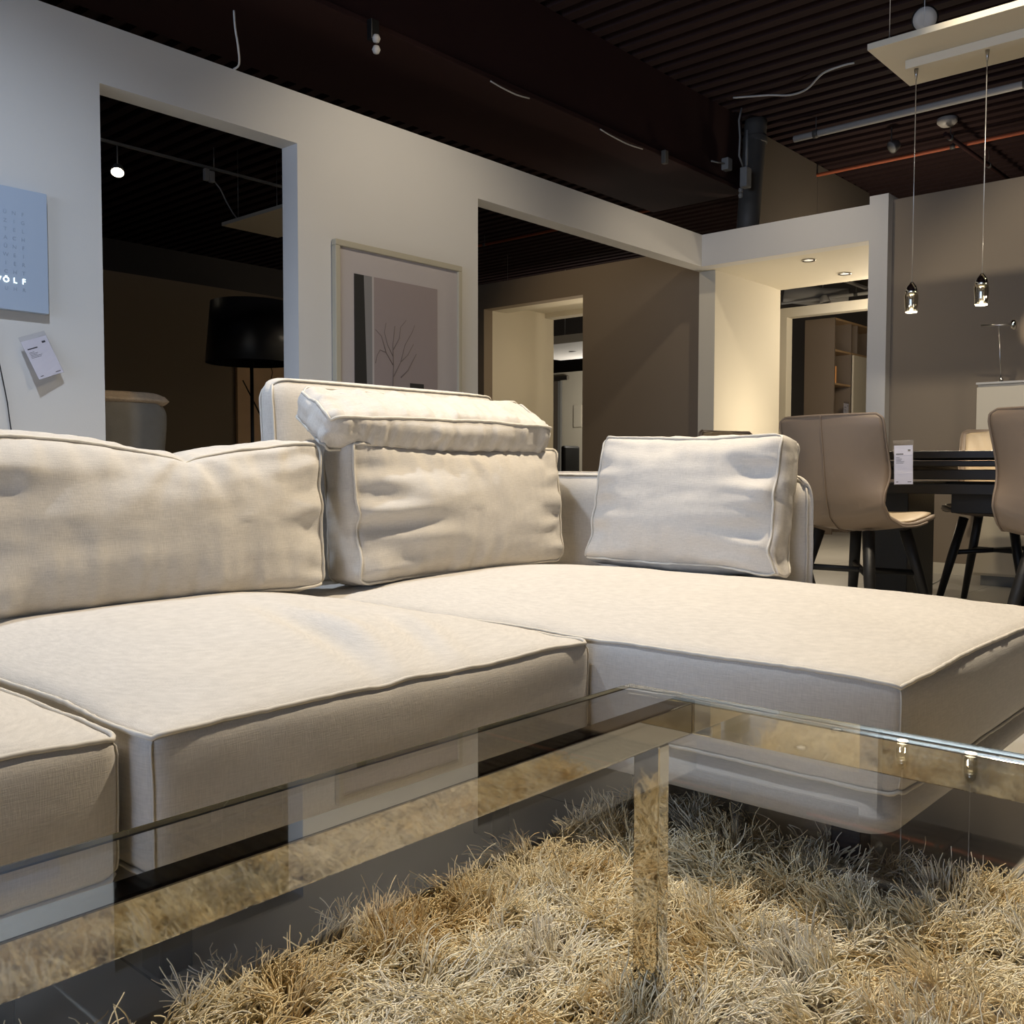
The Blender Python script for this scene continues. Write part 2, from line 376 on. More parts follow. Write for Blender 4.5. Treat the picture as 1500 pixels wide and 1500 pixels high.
# wall panels past the beam
wp = empty('bulkhead_panels', (8.4, 3.8, 2.3), 'grey beige boards hung from the ceiling beyond the steel beam, with one vertical joint', 'panel')
for x0, x1 in ((-1.25, .065), (.072, 1.28)):
    MB().box(x0, x1, 0, .03, .2, 1.13, bev=.002).build('board', M['board'], wp)
MB().box(-1.25, 1.28, -.005, .035, .18, .2).build('rail', M['lightgrey'], wp)
dc = empty('duct', (6.99, 3.70, 2.44), 'tall grey round ventilation duct leaning beside the end of the steel beam', 'duct')
MB().tube([(-.03, 0, .02), (.0, 0, .25), (.09, 0, .93), (.10, 0, .985)], [.085, .088, .088, .088], 24).build('pipe', M['duct'], dc)
MB().lathe([(.093, 0), (.097, .01), (.097, .05), (.093, .06)], (.085, 0, .80), 24).build('collar', M['duct'], dc)
MB().lathe([(.10, 0), (.10, .04)], (-.03, 0, -.003), 24).build('foot', M['duct'], dc)

# ------------------------------------------------------------------ sofa
def soft_edge(*fs):
    def e(p, q):
        d = np.zeros_like(q)
        for f in fs: d += f(p, q)
        return d
    return e
def wavy(amp, f, seed):
    def e(p, q):
        d = np.zeros_like(q); P = q*np.array((1, 1, .3))
        d[:, 2] = vnoise(P, f, seed)*amp*np.clip(p[:, 2], 0, 1); d[:, 1] = vnoise(P, f, seed+4)*amp*.6; d[:, 0] = vnoise(P, f, seed+9)*amp*.6
        return d
    return e
def crease(x0, y0, dx, dy, wd, depth, length):
    """a long soft dent in the top of a seat"""
    def e(p, q):
        d = np.zeros_like(q); t = (q[:, 0]-x0)*dx+(q[:, 1]-y0)*dy; n_ = -(q[:, 0]-x0)*dy+(q[:, 1]-y0)*dx
        env = np.exp(-(t/length)**2)
        d[:, 2] = -depth*np.exp(-(n_/wd)**2)*env*np.clip(p[:, 2], 0, 1)**4+depth*.6*np.exp(-((n_-wd*1.8)/wd)**2)*env*np.clip(p[:, 2], 0, 1)**4
        return d
    return e
def seat(root, x0, x1, y0, y1, zb, zt, crown, seed, edge=None, left=False):
    w_, d_, h_ = x1-x0, y1-y0, zt-zb
    S_ = Soft((w_, d_, h_), (.006, .010, crown), k=3.0, corner=.012, wr=.0026, wf=15, wl=.5, fold=.0022, seed=seed, edge=edge, n=.013)
    o = S_.mesh('seat_cushion', M['linen'], root); o.location = ((x0+x1)/2, (y0+y1)/2, (zb+zt)/2)
    S_.piping('piping', [(2, 1), (2, -1)], M['cord'], o)
    # standing seams at the front corners
    for sx in (-1, 1):
        P = np.array([(sx, -1, t) for t in np.linspace(-1, 1, 14)], float); q = S_.pos(P); q[:, 1] -= .001
        MB().tube(q.tolist(), .0016, 5).build('corner_seam', M['cord'], o)
    return o
def base(root, x0, x1, y0, y1, zb, zt, seed):
    S_ = Soft((x1-x0, y1-y0, zt-zb), (.004, .006, .002), k=4, corner=.028, wr=0, fold=.0008, seed=seed, n=.02)
    o = S_.mesh('base', M['linen'], root); o.location = ((x0+x1)/2, (y0+y1)/2, (zb+zt)/2); return o
def feet(root, pts, h):
    for x_, y_ in pts:
        MB().box(-.025, .025, -.025, .025, .0, h, bev=.004).build('foot', M['black'], root).location = (x_, y_, 0)
def panel(root, name, size, loc, rot, seed, corner=.04, bulge=(.004, .012, .004), loops=((1, -1), (1, 1)), n=.016):
    S_ = Soft(size, bulge, k=3.5, corner=corner, wr=.0015, wf=12, fold=.0012, seed=seed, n=n)
    o = S_.mesh(name, M['linen'], root); o.location = loc; o.rotation_euler = rot
    S_.piping('piping', loops, M['cord'], o, r=.0034)
    return o
SZB, SZT = .19, .368
# left module
sl = empty('sofa_module', (0, 0, 0), 'leftmost light linen sofa module, cut off by the left edge of the photo', 'sofa', 'modules of the corner sofa')
def c2(p, q): return np.zeros_like(q)
seat(sl, -.32, .535, 1.088, 2.06, SZB, SZT, .052, 11, soft_edge(wavy(.006, 7, 2)))
base(sl, -.31, .535, 1.095, 2.14, .115, .188, 3)
panel(sl, 'backrest', (.84, .08, .49), (.11, 2.10, .425), (0, 0, 0), 21)
feet(sl, ((-.2, 1.2), (.42, 1.2), (-.2, 2.05), (.42, 2.05)), .113)
# middle module
smid = empty('sofa_module', (.975, 1.6, 0), 'light linen sofa module in the middle with long creased seat under the wide pillow', 'sofa', 'modules of the corner sofa')
smid.location = (0, 0, 0)
seat(smid, .552, 1.408, 1.052, 2.06, SZB, SZT, .052, 12, soft_edge(wavy(.005, 6, 5), crease(.0, -.25, -.25, -.968, .028, .017, .20), crease(.13, -.34, -.40, -.916, .022, .009, .12)))
base(smid, .555, 1.40, 1.062, 2.14, .115, .188, 4)
panel(smid, 'backrest', (.83, .08, .49), (.985, 2.10, .425), (0, 0, 0), 22)
feet(smid, ((.65, 1.2), (1.3, 1.2), (.65, 2.05), (1.3, 2.05)), .113)
# chaise
sc = empty('chaise_module', (0, 0, 0), 'wide linen chaise module of the sofa with a high backrest and low side panel', 'sofa', 'modules of the corner sofa')
seat(sc, 1.422, 2.40, .495, 2.06, SZB+.005, SZT, .050, 13, soft_edge(wavy(.005, 5, 7)))
base(sc, 1.415, 2.44, .505, 2.16, .118, .190, 5)
panel(sc, 'backrest', (.885, .075, .56), (1.897, 2.135, .64), (math.radians(-5), 0, 0), 23, corner=.03, bulge=(.003, .010, .004))
panel(sc, 'side_panel', (1.06, .065, .53), (2.472, 1.63, .41), (0, 0, PI/2), 24, corner=.045, bulge=(.003, .006, .003))
panel(sc, 'corner_panel', (.10, .07, .48), (2.42, 2.13, .43), (0, 0, 0), 25, corner=.03, n=.02)
feet(sc, ((1.55, .62), (2.3, .62), (1.55, 2.05), (2.3, 2.05)), .116)

def pillow(label, size, loc, rot, seed, edge=None, bulge=(.012, .045, .012), wr=.009, wf=16, wl=.55, cat='pillow', fold=.003, name='sofa_pillow', k=2.6):
    root = empty(name, loc, label, cat); root.rotation_euler = rot
    S_ = Soft(size, bulge, k=k, corner=.014, wr=wr, wf=wf, wl=wl, fold=fold, seed=seed, edge=edge, n=.0085)
    S_.mesh('cover', M['linen'], root)
    S_.piping('piping', [(1, -1), (1, 1)], M['cord'], root, r=.0036)
    return root
def dip(x0, wd, depth, notch=0):
    def e(p, q):
        d = np.zeros_like(q); t = np.clip(p[:, 2], 0, 1)**2
        d[:, 2] = -depth*np.exp(-((q[:, 0]-x0)/wd)**2)*t
        if notch: d[:, 2] -= notch*np.exp(-np.abs((q[:, 0]-x0)/.022))*np.clip(p[:, 2], 0, 1)**6
        return d
    return e
def sag(depth):
    def e(p, q):
        d = np.zeros_like(q); d[:, 2] = -depth*(1-p[:, 0]**2)*np.clip(p[:, 2], 0, 1)**2; return d
    return e
def gathers(sx, amp, f, length, seed):
    """long horizontal folds that fan in from a side seam"""
    def e(p, q):
        d = np.zeros_like(q); dist = np.abs(q[:, 0]-sx); ph = np.zeros_like(q)
        ph[:, 0] = q[:, 2]*f+dist*np.clip(q[:, 2]/.12, -1, 1)*1.6; ph[:, 1] = seed; ph[:, 2] = dist*3
        env = np.exp(-(dist/length)**1.5)*(1-np.exp(-dist/.02))
        front = np.clip(-p[:, 1], 0, 1)**2
        d[:, 1] = vnoise(ph, 1, seed)*amp*env*front*(1-np.abs(p[:, 2])**8); return d
    return e
def rays(x0, z0, amp, length, seed):
    """folds fanning down from a dip in the top seam"""
    def e(p, q):
        d = np.zeros_like(q); dx = q[:, 0]-x0; dz = z0-q[:, 2]; r_ = np.hypot(dx, dz)+1e-6; an = np.arctan2(dx, dz+.02)
        ph = np.zeros_like(q); ph[:, 0] = an*3.2; ph[:, 1] = seed
        d[:, 1] = vnoise(ph, 1, seed)*amp*np.exp(-(r_/length)**2)*(1-np.exp(-r_/.03))*np.clip(-p[:, 1], 0, 1)**2*(1-np.abs(p[:, 2])**10); return d
    return e
def tails(ax, az):
    """bottom corners of a pillow drawn out into soft ears"""
    def e(p, q):
        d = np.zeros_like(q); t = np.clip(-p[:, 2]-.72, 0, 1)/.28; s = np.clip(np.abs(p[:, 0])-.8, 0, 1)/.2
        d[:, 0] = np.sign(p[:, 0])*ax*t*s; d[:, 2] = -az*.3*t*s; d[:, 1] = -p[:, 1]*.018*t*s; return d
    return e
def ruffle(a, f):
    def e(p, q):
        d = np.zeros_like(q); ph = np.zeros_like(q); ph[:, 0] = q[:, 0]*f
        d[:, 2] = vnoise(ph, 1, 4)*a*np.clip(-p[:, 2]-.6, 0, 1)/.4*(1-p[:, 1]**4); return d
    return e
def shear(k):
    def e(p, q):
        d = np.zeros_like(q); d[:, 0] = p[:, 2]*k; return d
    return e
def spread(k):
    def e(p, q):
        d = np.zeros_like(q); d[:, 1] = p[:, 1]*k*.04*(1-p[:, 0]**6)*np.clip(-p[:, 2]*.5+.5, 0, 1); return d
    return e
pillow('long linen pillow with a sagging notched top edge, on the middle seat', (.90, .15, .345), (.965, 1.925, .566), (math.radians(-4), 0, 0), 31,
       soft_edge(dip(.10, .19, .036, .016), gathers(-.45, .050, 13, .26, 2), gathers(.45, .026, 22, .12, 5), rays(.10, .17, .016, .16, 4)), wr=.014, bulge=(.014, .052, .014))
pillow('linen pillow standing under the headrest cushion, in front of the high backrest', (.825, .125, .352), (1.908, 1.900, .567), (math.radians(-4), 0, math.radians(2.0)), 32,
       soft_edge(sag(.014), gathers(-.415, .055, 19, .22, 3), gathers(.415, .020, 22, .10, 7), rays(-.05, .175, .010, .14, 6)), bulge=(.014, .050, .014), wr=.014)
pillow('square linen pillow leaning on the low side panel at the right', (.575, .115, .372), (2.352, 1.420, .583), (math.radians(-13), 0, -PI/2), 33,
       soft_edge(sag(.010), tails(.022, .018), gathers(.29, .034, 20, .14, 4), gathers(-.29, .022, 22, .10, 9)), bulge=(.012, .050, .010), wr=.014)
pillow('thick linen headrest cushion lying tilted on top of the pillow before the high backrest', (.84, .082, .220), (1.872, 1.945, .806), (math.radians(-66), 0, 0), 34,
       soft_edge(gathers(-.42, .012, 30, .12, 4), spread(.30), shear(.030), ruffle(.007, 48)), bulge=(.006, .014, .022), wr=.012, wf=34, wl=1.2, cat='cushion', name='headrest_cushion')

# ------------------------------------------------------------------ coffee table
TZ = .40
ct = empty('coffee_table', (.38, .2, 0), 'low glass coffee table with polished chrome frame in front of the sofa', 'coffee table')
gx0, gx1, gy0, gy1 = -.65, .655, -.51, .510      # local
g = MB(); g.box(gx0, gx1, gy0, gy1, TZ-.006, TZ, bev=.0012, seg=1)
gt = g.build('glass_top', [M['glass'], M['glass_edge']], ct)
for f in gt.data.polygons:
    if abs(f.normal.z) < .9: f.material_index = 1
def rail(a, name='rail'):
    return MB().box(*a, bev=.0015, seg=2).build(name, M['chrome'], ct)
RT, RB = TZ-.0062, TZ-.045
rail((gx0+.016, gx1-.016, .407, .440, RB, RT)); rail((gx0+.016, gx1-.016, -.440, -.407, RB, RT))
rail((gx1-.0155, gx1-.003, -.44, .44, RB, RT)); rail((gx0+.003, gx0+.0155, -.44, .44, RB, RT))
for lx in (.578, -.56):
    for ly in (.4255, -.4255):
        MB().box(lx-.011, lx+.011, ly-.018, ly+.018, .012, RB-.0005, bev=.0015).build('leg', M['chrome'], ct)

# ------------------------------------------------------------------ rug
rug = empty('shag_rug', (.6, .08, 0), 'thick cream and golden shag rug under the glass coffee table', 'rug')
RX0, RX1, RY0, RY1 = -.45, 1.60, -.90, 1.066
MB().box(RX0-.6+.01, RX1-.6-.01, RY0-.08+.01, RY1-.08-.01, 0.0005, .012, bev=.004).build('backing', M['rugback'], rug)
def rug_pile():
    step = .016
    gx, gy = np.meshgrid(np.arange(RX0, RX1, step), np.arange(RY0, RY1, step)); T = np.stack([gx.ravel(), gy.ravel()], 1)
    T += rng.uniform(-.5, .5, T.shape)*step*1.1
    nT = len(T)
    P3 = np.c_[T, np.zeros(nT)]
    # clumps of tufts share a lean, and some stand up
    ang = vnoise(P3, 6.0, 1)*3.2*PI+vnoise(P3, 22.0, 4)*3.4+rng.normal(0, .35, nT)
    lean = np.clip(1.22+vnoise(P3, 11, 2)*1.5+rng.normal(0, .22, nT), .10, 1.60)
    lenT = .064*(1+.25*vnoise(P3, 12, 6)+rng.normal(0, .08, nT))
    colT = np.clip(.5+vnoise(P3, 7, 9)*.9+rng.normal(0, .12, nT), 0, 1)
    near = (T[:, 0] > .30) & (T[:, 1] > .0)
    K = np.where(near, 8, 5)
    I = np.repeat(np.arange(nT), K); n = len(I)
    root = T[I]+rng.normal(0, .0045, (n, 2))
    a = ang[I]+rng.normal(0, .34, n); th0 = np.clip(lean[I]*.45+rng.normal(0, .10, n), 0, 1.2); th1 = np.clip(lean[I]+rng.normal(0, .25, n)+.25, .05, 2.0)
    L_ = lenT[I]*np.clip(rng.normal(1, .16, n), .5, 1.5)
    sweep = rng.normal(0, .9, n)+vnoise(P3, 20, 12)[I]*2.4
    seg = 8; ds = L_/seg
    pts = np.zeros((n, seg+1, 3)); pts[:, 0, :2] = root; pts[:, 0, 2] = .010
    kink = rng.uniform(0, 2*PI, n); kam = rng.uniform(.15, .75, n)
    for i in range(1, seg+1):
        t = i/seg; th = th0+(th1-th0)*t**.8+kam*.4*np.sin(kink+t*7); az = a+sweep*t*t+kam*np.sin(kink*1.7+t*8)
        pts[:, i, 0] = pts[:, i-1, 0]+np.sin(th)*np.cos(az)*ds
        pts[:, i, 1] = pts[:, i-1, 1]+np.sin(th)*np.sin(az)*ds
        pts[:, i, 2] = pts[:, i-1, 2]+np.cos(th)*ds
    pts[..., 2] = np.maximum(pts[..., 2], .012)
    # table legs press through the pile
    rad = np.linspace(1, .6, seg+1)*.00135
    tan = np.gradient(pts, axis=1); tan /= np.linalg.norm(tan, axis=2, keepdims=True)+1e-9
    s_ = np.cross(tan, np.array([0, 0, 1.0])+1e-3); s_ /= np.linalg.norm(s_, axis=2, keepdims=True)+1e-9
    u_ = np.cross(s_, tan)
    ring = []
    for j in range(3):
        an = 2*PI*j/3
        ring.append(pts+(s_*math.cos(an)+u_*math.sin(an))*rad[None, :, None])
    V = np.stack(ring, 2).reshape(n, (seg+1)*3, 3)
    b = (np.arange(n)*(seg+1)*3)[:, None]
    quads = []
    for i in range(seg):
        for j in range(3):
            quads.append(np.stack([b[:, 0]+i*3+j, b[:, 0]+i*3+(j+1) % 3, b[:, 0]+(i+1)*3+(j+1) % 3, b[:, 0]+(i+1)*3+j], 1))
    Q = np.concatenate(quads).astype(np.int32)
    V = V.reshape(-1, 3)-np.array([.6, .08, 0])
    me = bpy.data.meshes.new('pile')
    me.vertices.add(len(V)); me.vertices.foreach_set('co', V.astype(np.float32).ravel())
    me.loops.add(Q.size); me.loops.foreach_set('vertex_index', Q.ravel())
    me.polygons.add(len(Q)); me.polygons.foreach_set('loop_start', np.arange(0, Q.size, 4, dtype=np.int32))
    me.polygons.foreach_set('use_smooth', np.ones(len(Q), bool))
    me.update(calc_edges=True)
    tone = np.clip(colT[I]+rng.normal(0, .16, n), 0, 1)
    at = me.attributes.new('tone', 'FLOAT', 'POINT'); at.data.foreach_set('value', np.repeat(tone, (seg+1)*3).astype(np.float32))
    m, N, L, bs = nodes('shag_yarn')
    an = N.new('ShaderNodeAttribute'); an.attribute_name = 'tone'
    cr = N.new('ShaderNodeValToRGB'); e = cr.color_ramp.elements
    e[0].position = 0; e[0].color = (.78, .60, .34, 1); e[1].position = 1; e[1].color = (.88, .80, .66, 1)
    k = cr.color_ramp.elements.new(.35); k.color = (.88, .74, .47, 1)
    k = cr.color_ramp.elements.new(.65); k.color = (.92, .84, .64, 1)
    L.new(an.outputs['Fac'], cr.inputs[0]); L.new(cr.outputs[0], bs.inputs['Base Color'])
    bs.inputs['Roughness'].default_value = .7; bs.inputs['Specular IOR Level'].default_value = .3
    o = link('pile', me, m, rug); o['kind'] = 'stuff'
rug_pile()

# ------------------------------------------------------------------ letter clock on the wall
def text_mesh(s, size, x, y, out, align='CENTER', ext=.0004):
    cu = bpy.data.curves.new('t', 'FONT'); cu.body = s; cu.size = size; cu.align_x = align; cu.align_y = 'CENTER'; cu.extrude = ext
    o = bpy.data.objects.new('t', cu); C.objects.link(o)
    dg = bpy.context.evaluated_depsgraph_get(); me = bpy.data.meshes.new_from_object(o.evaluated_get(dg))
    me.transform(Matrix.Translation((x, y, 0))); out.from_mesh(me)
    bpy.data.objects.remove(o); bpy.data.curves.remove(cu); bpy.data.meshes.remove(me)
clk = empty('letter_clock', (1.376, 3.80, 1.487), 'square pale blue letter clock with ZWÖLF lit up, on the white wall', 'clock')
MB().box(-.225, .225, -.030, 0, -.225, .225, bev=.0015).build('face_plate', M['clock'], clk)
rows = ['ESKISTAFÜNF', 'ZEHNZWANZIG', 'DREIVIERTEL', 'TGNACHVORJM', 'HALBQZWÖLFP', 'ZWEINSIEBEN', 'KDREIRHFÜNF', 'ELFNEUNVIER', 'WACHTZEHNRS', 'BSECHSFMUHR']
rows = ['ESKISTAFÜNF', 'ZEHNZWANZIG', 'DREIVIERTEL', 'VORFUNKNACH', 'HALBAELFÜNF', 'EINSXÄMZWEI', 'DREIAUJVIER', 'SECHSNLACHT', 'SIEBENZWÖLF', 'ZEHNEUNKUHR']
b1, b2 = bmesh.new(), bmesh.new()
for r_, row in enumerate(rows):
    for c_, ch in enumerate(row):
        lit = r_ == 8 and c_ >= 6
        text_mesh(ch, .028 if lit else .0195, -.178+c_*.0313, .130-r_*.0309, b2 if lit else b1, ext=.0012 if lit else .0003)
for b_, nm, mm in ((b1, 'letters', 'clockink'), (b2, 'lit_letters', 'lit')):
    me = bpy.data.meshes.new(nm); b_.to_mesh(me); b_.free()
    o = link(nm, me, M[mm], clk); o.rotation_euler = (PI/2, 0, 0); o.location = (0, -.0306, 0)
o['label'] = 'glowing white letters'
cable = MB().tube([(1.40, 3.795, 1.262), (1.415, 3.793, 1.15), (1.426, 3.793, 1.068), (1.440, 3.793, .99), (1.452, 3.793, .92), (1.457, 3.793, .87), (1.463, 3.793, .82), (1.468, 3.793, .70), (1.47, 3.793, .4), (1.47, 3.793, .02)], .0022, 6).build('power_cable', M['black'])
tag(cable, 'thin black cable hanging down the white wall below the letter clock', 'cable')
def price_tag(name_loc, pts, label, cat='price tag', thick=.0012):
    """pts: TL, TR, BR, BL in world space; paper in a clear sleeve with print lines"""
    TL, TR, BR, BL = [Vector(p) for p in pts]
    c = (TL+TR+BR+BL)/4; ex = ((TR-TL)+(BR-BL))/2; ey = ((TL-BL)+(TR-BR))/2; W_, H_ = ex.length, ey.length
    ex.normalize(); nz = ex.cross(ey).normalized(); ey = nz.cross(ex)
    root = bpy.data.objects.new('price_tag', None); C.objects.link(root); root.empty_display_size = .05
    root.matrix_world = Matrix(((ex.x, ey.x, nz.x, c.x), (ex.y, ey.y, nz.y, c.y), (ex.z, ey.z, nz.z, c.z), (0, 0, 0, 1)))
    tag(root, label, cat)
    MB().box(-W_/2, W_/2, -H_/2, H_/2, -thick/2, thick/2).build('paper', M['white'], root)
    MB().box(-W_/2-.003, W_/2+.003, -H_/2-.003, H_/2+.018, thick/2+.0004, thick/2+.0008).build('sleeve', M['film'], root)
    p = MB(); z0, z1 = thick/2+.0001, thick/2+.0003
    def ln(x0, x1, y, h): p.box((x0-.5)*W_, (x1-.5)*W_, (y-.5)*H_, (y-.5+h)*H_, z0, z1)
    ln(.10, .50, .76, .030)
    for i, (e_) in enumerate((.30, .42, .38, .55, .50)): ln(.10, e_, .68-i*.035, .010)
    ln(.10, .22, .05, .018); ln(.72, .92, .05, .018); ln(.74, .88, .84, .05)
    p.build('print', M['ink'], root)
    return root
price_tag(0, [(1.496, 3.772, 1.147), (1.589, 3.790, 1.180), (1.655, 3.768, 1.050), (1.552, 3.752, 1.009)], 'white price tag in a clear sleeve hanging askew below the letter clock')

# ------------------------------------------------------------------ framed picture
pf = empty('framed_picture', (3.403, 3.80, .75), 'cream framed picture of a bare twig, on the wall between the two openings', 'picture')
PW, PH = .438, 1.04
f = MB()
f.box(-PW, PW, -.034, -.002, PH-.03, PH, bev=.004).box(-PW, PW, -.034, -.002, 0, .03, bev=.004)
f.box(-PW, -PW+.03, -.034, -.002, .03, PH-.03, bev=.004).box(PW-.03, PW, -.034, -.002, .03, PH-.03, bev=.004)
f.build('frame', M['picture_frame'], pf)
MB().box(-PW+.03, PW-.03, -.020, -.004, .03, PH-.03).build('mat_board', M['mat_board'], pf)
pr = MB(); IX0, IX1, IZ0, IZ1 = -.316, .256, .16, .891
pr.box(IX0, IX1, -.0225, -.0202, IZ0, IZ1, mi=0)
pr.bm.verts.ensure_lookup_table()
def poly(pts, mi, y): 
    vs = [pr.bm.verts.new((a_, y, b_)) for a_, b_ in pts]; fc = pr.bm.faces.new(vs); fc.material_index = mi
poly([(IX0, IZ0), (IX0+.085, IZ0), (IX0+.075, .5), (IX0+.062, IZ1), (IX0, IZ1)], 1, -.0228)
poly([(IX0+.085, IZ0), (IX0+.115, IZ0), (IX0+.115, IZ1), (IX0+.062, IZ1), (IX0+.075, .5)], 2, -.0228)
poly([(IX0+.115, IZ0), (IX0+.127, IZ0), (IX0+.127, IZ1), (IX0+.115, IZ1)], 3, -.0228)
poly([(.055, IZ0), (.155, IZ0), (.155, .375), (.055, .375)], 1, -.0228)
def twig(pts, r0):
    pr.tube([(a_, -.0232, b_) for a_, b_ in pts], [r0*(1-.6*i/(len(pts)-1)) for i in range(len(pts))], 5, mi=4)
sx_ = -.06
twig([(sx_, .17), (sx_-.005, .35), (sx_, .46), (sx_-.004, .56), (sx_+.01, .66)], .0035)
twig([(sx_, .40), (sx_+.05, .48), (sx_+.10, .52), (sx_+.14, .58)], .0022)
twig([(sx_-.003, .46), (sx_-.05, .52), (sx_-.09, .53), (sx_-.11, .50), (sx_-.12, .46)], .0022)
twig([(sx_, .50), (sx_-.04, .56), (sx_-.06, .62), (sx_-.05, .67)], .002)
twig([(sx_, .54), (sx_+.04, .60), (sx_+.05, .66), (sx_+.09, .70)], .002)
twig([(sx_+.05, .48), (sx_+.08, .57), (sx_+.13, .64), (sx_+.15, .68)], .0018)
twig([(sx_+.05, .40), (sx_+.10, .44), (sx_+.14, .50), (sx_+.16, .53)], .003)
twig([(sx_-.05, .52), (sx_-.08, .60), (sx_-.12, .63)], .0018)
pr.build('print', [M['print'], M['printdark'], M['printgrey'], M['printline'], M['twig']], pf)

# ------------------------------------------------------------------ dark room behind the left opening
fl = empty('floor_lamp', (3.70, 5.6, 0), 'tall floor lamp with a wide black drum shade in the dark back room', 'floor lamp')
MB().lathe([(.0, 0), (.15, 0), (.15, .012), (.02, .022)], n=32, cap=False).build('base', M['black'], fl)
cyl('pole', (0, 0, .02), (0, 0, 1.46), .012, M['black'], fl)
MB().lathe([(.295, 1.375), (.298, 1.375), (.262, 1.775), (.258, 1.775)], n=48, cap=False).build('lamp_shade', M['blackshade'], fl)
MB().box(-.285, .285, -.004, .004, 1.455, 1.463).box(-.004, .004, -.285, .285, 1.455, 1.463).lathe([(.03, 1.42), (.035, 1.44), (.03, 1.54)], n=16).build('shade_holder', M['brush'], fl)
ac = empty('armchair', (2.50, 4.98, 0), 'grey high-backed armchair with a fleece thrown over it, in the dark back room', 'armchair')
s_ = Soft((.46, .12, .62), (.01, .02, .02), corner=.05, wr=.004, seed=41, n=.02)
o = s_.mesh('backrest', M['greyfab'], ac); o.location = (0, 0, .74); o.rotation_euler = (math.radians(6), 0, math.radians(4))
s_ = Soft((.50, .5, .14), (.01, .01, .02), corner=.04, wr=.003, seed=42, n=.025)
o = s_.mesh('seat', M['greyfab'], ac); o.location = (0, .28, .40)
for lx, ly in ((-.2, .06), (.2, .06), (-.2, .48), (.2, .48)): MB().tube([(lx, ly, 0), (lx*.95, ly, .34)], [.010, .014], 10).build('leg', M['black'], ac)
s_ = Soft((.47, .15, .05), (.01, .015, .02), corner=.02, wr=.012, wf=30, seed=43, n=.012, fold=.008)
o = s_.mesh('fleece', M['sheep'], ac); o.location = (0, .0, 1.045); o.rotation_euler = (0, 0, math.radians(4))
bp = empty('branch_painting', (5.9, 8.43, .55), 'large brown picture of thin branches leaning on the wall behind the black floor lamp', 'picture')
MB().box(-.51, .8, -.02, .02, 0, 1.30, bev=.003).build('canvas', M['brownpic'], bp)
t_ = MB()
for pts in ([(-.15, .1), (-.12, .5), (-.18, .8), (-.10, 1.1), (-.14, 1.25)], [(-.13, .45), (-.3, .75), (-.45, 1.0)], [(-.15, .6), (.02, .9), (.10, 1.2)], [(-.2, .2), (-.05, .42), (.2, .5), (.4, .8)], [(.1, .1), (.05, .5), (.18, .9), (.12, 1.2)]):
    t_.tube([(a_, -.022, b_) for a_, b_ in pts], [.009, .008, .006, .004, .003][:len(pts)], 5)
t_.build('painted_branches', M['black'], bp)
tr = empty('ceiling_rail', (4.5, 7.5, 3.245), 'thin grey busbar rail under the ceiling of the dark back room', 'rail')
MB().box(-2.4, 2.2, -.012, .012, -.01, .01).build('bar', M['grey'], tr)
for x_ in (-1.6, 0.1, 1.7): cyl('hanger', (x_, 0, .011), (x_, 0, .185), .003, M['wire'], tr, 6)
jb = empty('junction_box', (4.53, 7.47, 3.17), 'pale junction box on the rail with a cable running down to the hanging board', 'junction box')
MB().box(-.045, .0, -.02, .02, -.05, .05, bev=.006).box(.004, .05, -.02, .02, -.055, .04, bev=.006).build('housing', M['lightgrey'], jb)
MB().tube([(.045, 0, -.03), (.11, 0, -.09), (.17, 0, -.19), (.23, 0, -.27), (.30, 0, -.335)], .006, 6).build('cable', M['lightgrey'], jb)
hb = empty('hanging_board', (4.97, 7.2, 2.78), 'cream ceiling board hung in the dark back room, seen through the left opening', 'ceiling board')
MB().box(-.29, .29, -1.2, .32, 0, .03, bev=.002).build('board', M['plate'], hb)
for x_, y_ in ((-.2, .2), (.2, .2), (-.2, -1), (.2, -1)): cyl('wire', (x_, y_, .03), (x_, y_, .66), .002, M['wire'], hb, 5)
def track_spot(loc, direc, label, glow, size=.05, holder_up=.18, mshell='grey'):
    r = empty('track_spotlight', loc, label, 'spotlight')
    q = Vector(direc).to_track_quat('Z', 'Y').to_matrix().to_4x4()
    m = MB().lathe([(.25*size, -1.6*size), (.7*size, -1.3*size), (1.0*size, -.2*size), (1.05*size, 0), (.93*size, 0)], n=24, cap=False); bmesh.ops.transform(m.bm, matrix=q, verts=m.bm.verts[:]); m.build('shade', M[mshell], r)
    m = MB().lathe([(.0005, 0), (.92*size, -.001), (.92*size, -.004), (.0005, -.004)], n=24, cap=False); bmesh.ops.transform(m.bm, matrix=q, verts=m.bm.verts[:]); m.build('lens', M[glow], r)
    cyl('stem', (0, 0, 1.0*size), (0, 0, holder_up), .006, M[mshell], r, 8)
    return r
track_spot((3.74, 7.5, 3.02), (-.35, -.55, -1), 'bright lit spotlight hanging from the rail in the dark back room', 'glow', .052, .215)

